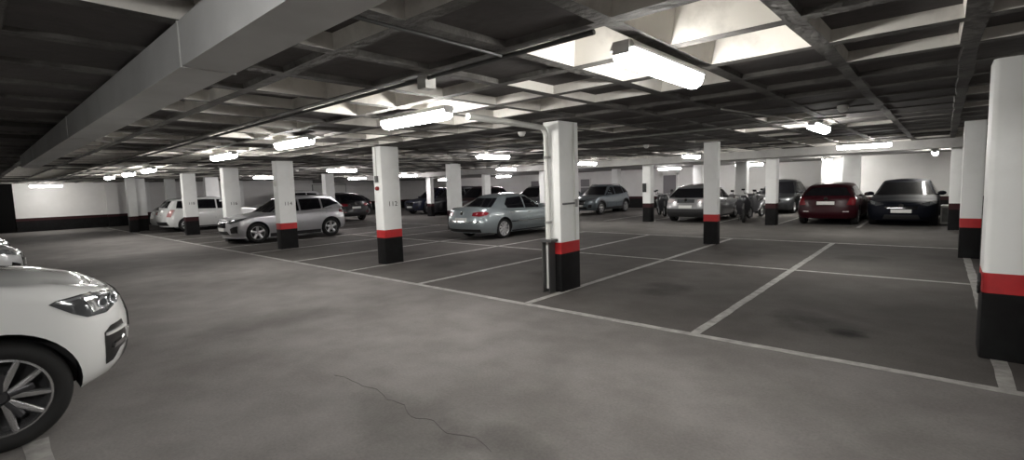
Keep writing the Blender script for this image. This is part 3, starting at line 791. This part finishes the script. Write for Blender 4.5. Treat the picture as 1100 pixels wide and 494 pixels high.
def spec_mpv(**k):
    L = k.get('L', 4.55); S = spec_suv(L=L)
    S.update(name='minivan', W=1.82, H=1.66, gc=.19, gcf=.2, gcr=.26, r=.32, fo=.92, wb=2.75, cowl=.95, rf=2.0, rr=L-.45, rb=L-.12, gt=.74,
      win=[[(1.5,.07), (2.3,.07), (2.3,.84), (2.1,.84)], [(2.37,.07), (3.2,.07), (3.2,.84), (2.37,.84)], [(3.27,.07), (4.05,.10), (3.95,.80), (3.27,.84)]],
      rlights=[('tail_light', [(.74,.74), (.95,.72), (1.02,1.06), (.84,1.06)], mat('lens_pale_red', (.45,.22,.22), .2, coat=.6)), ('tail_lens', [(.96,.80), (1.02,.80), (1.05,1.05), (1.0,1.05)], TAILC)], arch=False, rails=False, clad=.25)
    S.update(k); return S

silverw = paint('white', (.72,.73,.72), 0, .28)
# near white SUV, nose cut by the left edge of the frame
near = spec_suv(L=4.92, W=2.0, H=1.75, fo=.82, wb=2.975, r=.372, gc=.25, gcf=.30, gcr=.3, Lf=.62, n=2.55, hi=True, seg=64, gap=.05, fil=.16, filk=.75,
   paint=paint('alpine', (.86,.87,.86), 0, .22), name='suv', wd=.28, rimk=.70, ynum=True, spokes=5, phase=.25, rimm=mat('rim_machined', (.62,.62,.63), .25, metal=.9), arch=False,
   top=[(0,.97), (.10,1.03), (.25,1.085), (.6,1.145), (1.3,1.19), (1.9,1.12), (3.8,1.16), (4.92,1.18)],
   front=[(.28,.16), (.36,.06), (.46,.02), (.6,.0), (.72,.0), (.82,.02), (.92,.04), (.99,.07), (1.06,.14), (1.15,.26)],
   wid=[(.25,.95), (.4,.985), (.62,1.0), (.85,.99), (1.0,.975), (1.2,.93)], crown=.05,
   flights=[], mid=[('grille', [(-.40,.60), (.40,.60), (.44,.90), (-.44,.90)], GLOSSB, 'front'), ('lower_grille', [(-.55,.33), (.55,.33), (.45,.48), (-.45,.48)], PLASTIC, 'front')],
   badge=[], fplate=.50, cowl=1.45, rf=2.25, seams=[1.75,2.8,3.8], handles=[2.6,3.6], mirror=1.95,
   win=[[(1.85,.07), (2.75,.07), (2.75,.84), (2.45,.84)], [(2.82,.07), (3.75,.07), (3.7,.84), (2.82,.84)], [(3.82,.08), (4.4,.2), (4.2,.78), (3.8,.84)]])
t, low, gr = car(near, 'white SUV nosing in from the left edge in the foreground', 'car', (5.6,.86), 1)
XN = near['L']/2
for s in (1, -1):
    F = (lambda side: (lambda p, q: low.ptz('side', p, q, side)))(s)
    S_ = lambda pl: [(XN-a, b) for a, b in pl]
    hl = patch('headlight', F, S_([(.54,.955), (.50,.975), (.36,.985), (.20,.965), (.10,.935), (.10,.88), (.16,.845), (.22,.815), (.34,.82), (.42,.865)]), LENSD, t, .006, .03, .03)
    patch('lamp_bezel', F, S_([(.36,.975), (.30,.985), (.22,.86), (.30,.845)]), CHROME, hl, .011, .0, .03)
    patch('light_strip', F, S_([(.52,.957), (.50,.965), (.36,.972), (.20,.953), (.12,.93), (.12,.92), (.20,.94), (.36,.958), (.48,.950)]), LENS, hl, .013, .0, .03)
    for cs, cz in ((.24,.895), (.155,.895)):
        patch('lamp_ring', F, S_([(cs+.036*math.cos(k*PI/6), cz+.04*math.sin(k*PI/6)) for k in range(12)]), LENS, hl, .015, .0, .02)
        patch('lamp_core', F, S_([(cs+.022*math.cos(k*PI/6), cz+.025*math.sin(k*PI/6)) for k in range(12)]), GLASSB, hl, .019, .0, .02)
    bv = patch('bumper_vent', F, S_([(.245,.67), (.20,.71), (.11,.72), (.08,.60), (.09,.51), (.14,.50), (.20,.43), (.25,.42)]), GLOSSB, t, .004, .03, .03)
    patch('vent_blade', F, S_([(.24,.645), (.10,.655), (.10,.675), (.235,.665)]), silverw, bv, .022, .0, .03)
    patch('vent_blade', F, S_([(.20,.53), (.10,.555), (.10,.585), (.19,.565)]), CHROME, bv, .018, .0, .03)

# row at far left, noses lined up beyond the near SUV
car(spec_hatch(L=4.3, paint=paint('pale_silver', (.55,.56,.57), .3), W=1.82, H=1.5, mid=[('grille', [(-.5,.36), (.5,.36), (.56,.66), (-.56,.66)], GLOSSB, 'front')], spokes=10, sw0=.04, sw1=.035,
  flights=[('headlight', [(.5,.68), (.7,.64), (1.0,.70), (1.05,.77), (.75,.76), (.5,.72)], LENS), ('bumper_vent', [(.62,.30), (.88,.33), (.84,.52), (.64,.46)], GLOSSB), ('bumper_blade', [(.60,.24), (.86,.27), (.90,.34), (.62,.30)], CHROME)]),
  'silver hatchback nose with black bumper vent just beyond the near white SUV', 'car', (14.2,.72), 1)
car(spec_hatch(L=4.2, paint=paint('mid_grey', (.30,.31,.32), .4), spokes=7), 'grey car nose, second beyond the near white SUV', 'car', (18.0,.68), 1)
car(spec_suv(L=4.4, paint=paint('deep_black', (.008,.008,.009), 0, .3, .6), spokes=5), 'black car nose at far left edge, farthest of the three beyond the white SUV', 'car', (23.2,.55), 1)

# bays on the right of the aisle
car(spec_suv(L=4.35, W=1.82, H=1.60, paint=paint('silver', (.52,.52,.54), .45, .32), spokes=5, sw0=.09, sw1=.08, rimm=ALLOY, arch=False, fo=.86, wb=2.68, r=.345, rw0=.2, gc=.16, gcf=.2, clad=.30, rr=3.86, rb=4.25, rcurve=1.15, droopr=.045,
   top=[(0,.80), (.15,.87), (.6,.95), (1.15,1.02), (1.8,1.0), (3.1,1.06), (3.85,1.14), (4.35,1.12)], railm=PLASTIC,
   win=[[(1.40,.07), (2.35,.07), (2.35,.84), (2.12,.84)], [(2.42,.07), (3.2,.07), (3.2,.84), (2.42,.84)], [(3.27,.07), (3.95,.30), (3.62,.74), (3.27,.82)]],
   flights=[('headlight', [(.45,.74), (.65,.70), (1.0,.80), (1.12,.87), (.80,.83), (.48,.79)], LENSD), ('lamp_strip', [(.45,.79), (.8,.835), (1.12,.875), (1.12,.885), (.8,.85), (.45,.81)], LENS), ('bumper_vent', [(.58,.38), (.84,.38), (.88,.62), (.74,.60), (.60,.54)], GLOSSB)],
   sides=[('window_trim', [(1.5,1.0), (2.6,1.035), (3.6,1.085), (3.6,1.07), (2.6,1.02), (1.5,.985)], CHROME)]),
  'silver crossover parked nose-out behind pillar 114', 'car', (18.5,5.75), -1)
car(spec_mpv(L=4.6, paint=silverw, spokes=7), 'white minivan showing its tail between the far pillars at left', 'car', (27.8,10.6), 1)
car(spec_hatch(L=4.2, paint=silverw, H=1.46), 'white car half hidden behind the far-left pillar, beyond the minivan', 'car', (30.6,10.5), 1)
car(spec_suv(L=4.45, H=1.62, paint=paint('black', (.005,.005,.006), 0, .35, .2, .35), spokes=6, mid=[('rear_bumper_trim', [(-.8,.33), (.8,.33), (.8,.50), (-.8,.50)], PLASTIC, 'rear'), ('tailgate_bar', [(-.5,.90), (.5,.90), (.5,.94), (-.5,.94)], CHROME, 'rear')], rplate=.76),
  'black four-by-four seen from behind, right of the silver crossover', 'car', (28.85,14.45), 0)
car(spec_sedan(paint=paint('grey_green', (.30,.345,.355), .55, .32), spokes=10, sw0=.045, sw1=.06, rimm=mat('rim_silver', (.6,.6,.6), .35, metal=.5)),
  'grey-green sedan seen from its tail between pillar 112 and the middle pillar', 'car', (11.52,15.2), 1)
car(spec_suv(L=4.3, H=1.63, paint=paint('blue_grey', (.16,.19,.21), .5, .3), spokes=5), 'blue-grey crossover facing out just right of the middle pillar', 'car', (14.7,21.9), -1)
car(spec_hatch(L=4.3, H=1.55, W=1.84, paint=paint('champagne', (.27,.27,.275), .5, .3), rw0=.08, rwk=.96, rlights=[('tail_light', [(.46,.82), (.8,.80), (1.0,.84), (1.0,.94), (.7,.95), (.46,.92)], TAILC)],
   mid=[('rear_bumper_trim', [(-.85,.24), (.85,.24), (.85,.56), (-.85,.56)], PLASTIC, 'rear'), ('tailgate_panel', [(-.35,.80), (.35,.80), (.35,.93), (-.35,.93)], LENSD, 'rear')], rplate=.64),
  'silver hatchback with dark rear window and black bumper left of the red-banded far pillar', 'car', (7.72,23.3), 1)
car(spec_hatch(L=4.2, H=1.47, W=1.8, paint=paint('dark_red', (.026,.0022,.005), 0, .4, .03, .25), rlights=[('tail_light', [(.60,.70), (.86,.68), (.95,.95), (.72,1.0)], TAIL), ('bumper_lamp', [(.5,.46), (.68,.46), (.68,.49), (.5,.49)], TAILC)], rplate=.76),
  'dark red hatchback seen from behind', 'car', (3.05,23.75), 1)
car(spec_hatch(L=4.25, H=1.52, W=1.84, paint=paint('blue_black', (.004,.005,.009), 0, .6, 0, .12), top=[(0,.72), (.15,.80), (.6,.90), (1.1,.97), (1.8,.95), (3.0,.98), (4.25,1.0)], fplate=.50,
   flights=[('headlight', [(.46,.70), (.66,.66), (.98,.74), (1.02,.82), (.78,.80), (.48,.74)], LENSD), ('lamp_core', [(.72,.71), (.92,.74), (.92,.80), (.74,.78)], LENS)]),
  'black car facing out beside the dark red hatchback', 'car', (1.02,19.75), -1)
# far background cars
car(spec_suv(L=4.5, H=1.75, paint=paint('navy', (.012,.015,.034), 0, .4, .4)), 'dark blue car far behind pillar 112, left of the dark van', 'car', (26.6,19.6), -1)
car(spec_mpv(L=4.8, H=1.8, paint=paint('near_black', (.012,.012,.017), 0, .4, .4)), 'dark van with pale bumper far behind the dark-based pillar', 'car', (24.2,19.4), -1)
car(spec_suv(L=4.5, H=1.75, paint=paint('maroon_black', (.024,.008,.010), 0, .4, .3)), 'dark maroon car far behind the sedan, just left of its pillar', 'car', (21.8,19.2), -1)
car(spec_mpv(L=4.7, H=1.85, paint=paint('van_white', (.66,.66,.66))), 'white van far behind the silver crossover windscreen', 'car', (34.6,12.9), -1)
car(spec_hatch(L=4.1, paint=paint('far_black', (.015,.015,.018), .2)), 'black car roof far behind the silver crossover', 'car', (30.7,15.0), -1)
car(spec_suv(L=4.3, H=1.66, paint=paint('far_dark', (.02,.02,.024), .2)), 'dark car roof far behind the sedan roof, left one', 'car', (17.7,19.8), -1)
car(spec_hatch(L=4.1, H=1.48, paint=paint('far_silver', (.45,.46,.48), .4)), 'silver car far behind the sedan bonnet, beside the middle pillar', 'car', (19.9,25.2), -1)
car(spec_hatch(L=4.1, H=1.62, paint=paint('far_slate', (.03,.032,.036), .2)), 'dark car far behind the left side of the dark red hatchback', 'car', (6.1,25.0), -1)

# ------------------------------------------------------------------ scooters
def scooter(label, u, v, rot, col):
    t = thing('scooter', label, 'scooter', W(u, v), rot, 'parked scooters')
    for x in (-.62, .62):
        bm = bmesh.new(); lathe(bm, [(.17,-.05), (.24,-.055), (.265,-.02), (.265,.02), (.24,.055), (.17,.05)], 24); o = obj('wheel', bm, RUBBER, t, 40); o.location = (x, 0, .265)
        bm = bmesh.new(); lathe(bm, [(.17,-.03), (.17,.03), (.15,.03), (.15,-.03)], 24)
        for k in range(5):
            a = k*2*PI/5; tube(bm, [(0,0,0), (.16*math.cos(a),0,.16*math.sin(a))], .018, 6)
        obj('rim', bm, ALLOY, o, 40)
    bm = bmesh.new()   # rear body
    prof = [(-.80,.10,.62,.72), (-.6,.17,.50,.78), (-.3,.19,.36,.74), (-.05,.18,.28,.60), (.15,.17,.24,.34)]
    R = []
    for x, w, z0, z1 in prof:
        R.append([bm.verts.new((x, w*math.cos(a)*(1 if math.sin(a) < .5 else .8), (z0+z1)/2+(z1-z0)/2*math.sin(a))) for a in [k*2*PI/12 for k in range(12)]])
    for r0, r1 in zip(R, R[1:]):
        for k in range(12): bm.faces.new((r0[k], r0[(k+1)%12], r1[(k+1)%12], r1[k]))
    bm.faces.new(R[0]); bm.faces.new(R[-1]); obj('rear_body', bm, col, t, 45)
    bm = bmesh.new(); tube(bm, [(-.72,0,.80), (-.45,0,.83), (-.2,0,.80), (.0,0,.70)], .1, 10, radii=[.08,.14,.14,.08]); obj('seat', bm, SEATM, t, 45)
    bm = bmesh.new(); R = []   # leg shield
    for z, x, w in ((.30,.28,.14), (.5,.36,.24), (.75,.42,.26), (.95,.44,.18), (1.05,.46,.12)):
        R.append([bm.verts.new((x+dx, y*w, z)) for dx, y in ((0,-1), (.07,-.6), (.11,0), (.07,.6), (0,1), (-.06,0))])
    for r0, r1 in zip(R, R[1:]):
        for k in range(6): bm.faces.new((r0[k], r0[(k+1)%6], r1[(k+1)%6], r1[k]))
    bm.faces.new(R[0]); bm.faces.new(R[-1]); obj('leg_shield', bm, col, t, 45)
    bm = bmesh.new(); tube(bm, [(.62,0,.27), (.54,0,.55), (.44,0,1.0)], .035, 8); obj('fork', bm, METAL, t, 45)
    bm = bmesh.new(); tube(bm, [(.30,-.36,1.06), (.42,-.2,1.04), (.44,0,1.03), (.42,.2,1.04), (.30,.36,1.06)], .018, 8); obj('handlebar', bm, PLASTIC, t, 45)
    bm = bmesh.new(); bmesh.ops.create_uvsphere(bm, u_segments=12, v_segments=8, radius=.08); 
    for q in bm.verts: q.co = Vector((q.co.x*.6+.53, q.co.y*1.3, q.co.z+.9))
    obj('headlamp', bm, LENS, t, 60)
    bm = bmesh.new(); tube(bm, [(.35,.34,1.05), (.33,.38,1.2)], .008, 6); tube(bm, [(.33,.33,1.22), (.33,.45,1.22)], .04, 8)
    tube(bm, [(.35,-.34,1.05), (.33,-.38,1.2)], .008, 6); tube(bm, [(.33,-.33,1.22), (.33,-.45,1.22)], .04, 8); obj('mirror', bm, PLASTIC, t, 45)
    bm = bmesh.new(); tube(bm, [(-.05,-.1,.3), (-.02,-.14,.02)], .014, 6); tube(bm, [(-.05,.1,.3), (-.02,.14,.02)], .014, 6); obj('stand', bm, METAL, t, 45)
    return t
WSC = paint('scooter_white', (.5,.5,.5)); DSC = paint('scooter_dark', (.03,.03,.035)); GSC = paint('scooter_grey', (.2,.2,.21), .3)
scooter('dark scooter beside the framed doorway, left of the silver hatchback', 10.3, 22.6, 2.2, DSC)
scooter('pale scooter in front of the framed doorway', 11.2, 24.6, 2.3, WSC)
scooter('dark scooter just right of the red-banded far pillar', 5.95, 20.4, 1.9, DSC)
scooter('grey scooter beside the back pillar, right of the dark scooter', 6.1, 22.7, 1.45, GSC)

# ------------------------------------------------------------------ pale boards and low box at the back
t = thing('wall_panel', 'white rectangular panel high on the end wall, above the black four-by-four', 'panel', W(37.47, 19.8, 1.3))
bm = bmesh.new(); box(bm, (-.05,-1.4,0), (.03,1.4,.95)); bmesh.ops.bevel(bm, geom=bm.edges[:], offset=.01, segments=1, affect='EDGES'); obj('board', bm, PIPEW, t)
bm = bmesh.new()
for p0, p1 in (((-.06,-1.45,-.05),(.03,1.45,0)), ((-.06,-1.45,.95),(.03,1.45,1.0)), ((-.06,-1.45,0),(.03,-1.4,.95)), ((-.06,1.4,0),(.03,1.45,.95))): box(bm, p0, p1)
obj('rim_frame', bm, PIPEG, t)
bm = bmesh.new(); box(bm, (-.28,-.25,0), (.28,.25,.62)); bmesh.ops.bevel(bm, geom=bm.edges[:], offset=.02, segments=2, affect='EDGES')
t = thing('utility_box', 'low pale box on the floor right of the black car', 'box', W(-.2,21.4)); obj('case', bm, PIPEW, t)
bm = bmesh.new(); box(bm, (-.24,.25,.08), (.24,.262,.54)); obj('lid_panel', bm, PIPEG, t)

# ------------------------------------------------------------------ camera and view
f, pitch, roll, yaw = 521.413, .0901411, .0312150, .8417993
F = Vector((math.cos(yaw)*math.cos(pitch), -math.sin(yaw)*math.cos(pitch), -math.sin(pitch)))
R0 = Vector((-math.sin(yaw), -math.cos(yaw), 0)); D0 = F.cross(R0)
if D0.z > 0: D0 = -D0
R = R0*math.cos(roll)+D0*math.sin(roll); D = D0*math.cos(roll)-R0*math.sin(roll)
cd = bpy.data.cameras.new('camera'); cd.sensor_width = 36; cd.sensor_fit = 'HORIZONTAL'; cd.lens = f/1100*36; cd.clip_start = .05; cd.clip_end = 200
co = bpy.data.objects.new('camera', cd); C.objects.link(co)
M = Matrix.Identity(4)
for i in range(3): M[i][0], M[i][1], M[i][2] = R[i], -D[i], -F[i]
M.translation = Vector((0, 0, 1.68)); co.matrix_world = M; scene.camera = co
w = bpy.data.worlds.new('world'); w.use_nodes = True; w.node_tree.nodes['Background'].inputs[0].default_value = (.01,.01,.011,1); scene.world = w
scene.view_settings.view_transform = 'Standard'; scene.view_settings.look = 'None'; scene.view_settings.exposure = 0.95; scene.view_settings.gamma = 1; scene.view_settings.use_curve_mapping = False
scene.cycles.use_denoising = True; scene.cycles.max_bounces = 8; scene.cycles.diffuse_bounces = 5; scene.cycles.sample_clamp_indirect = 6
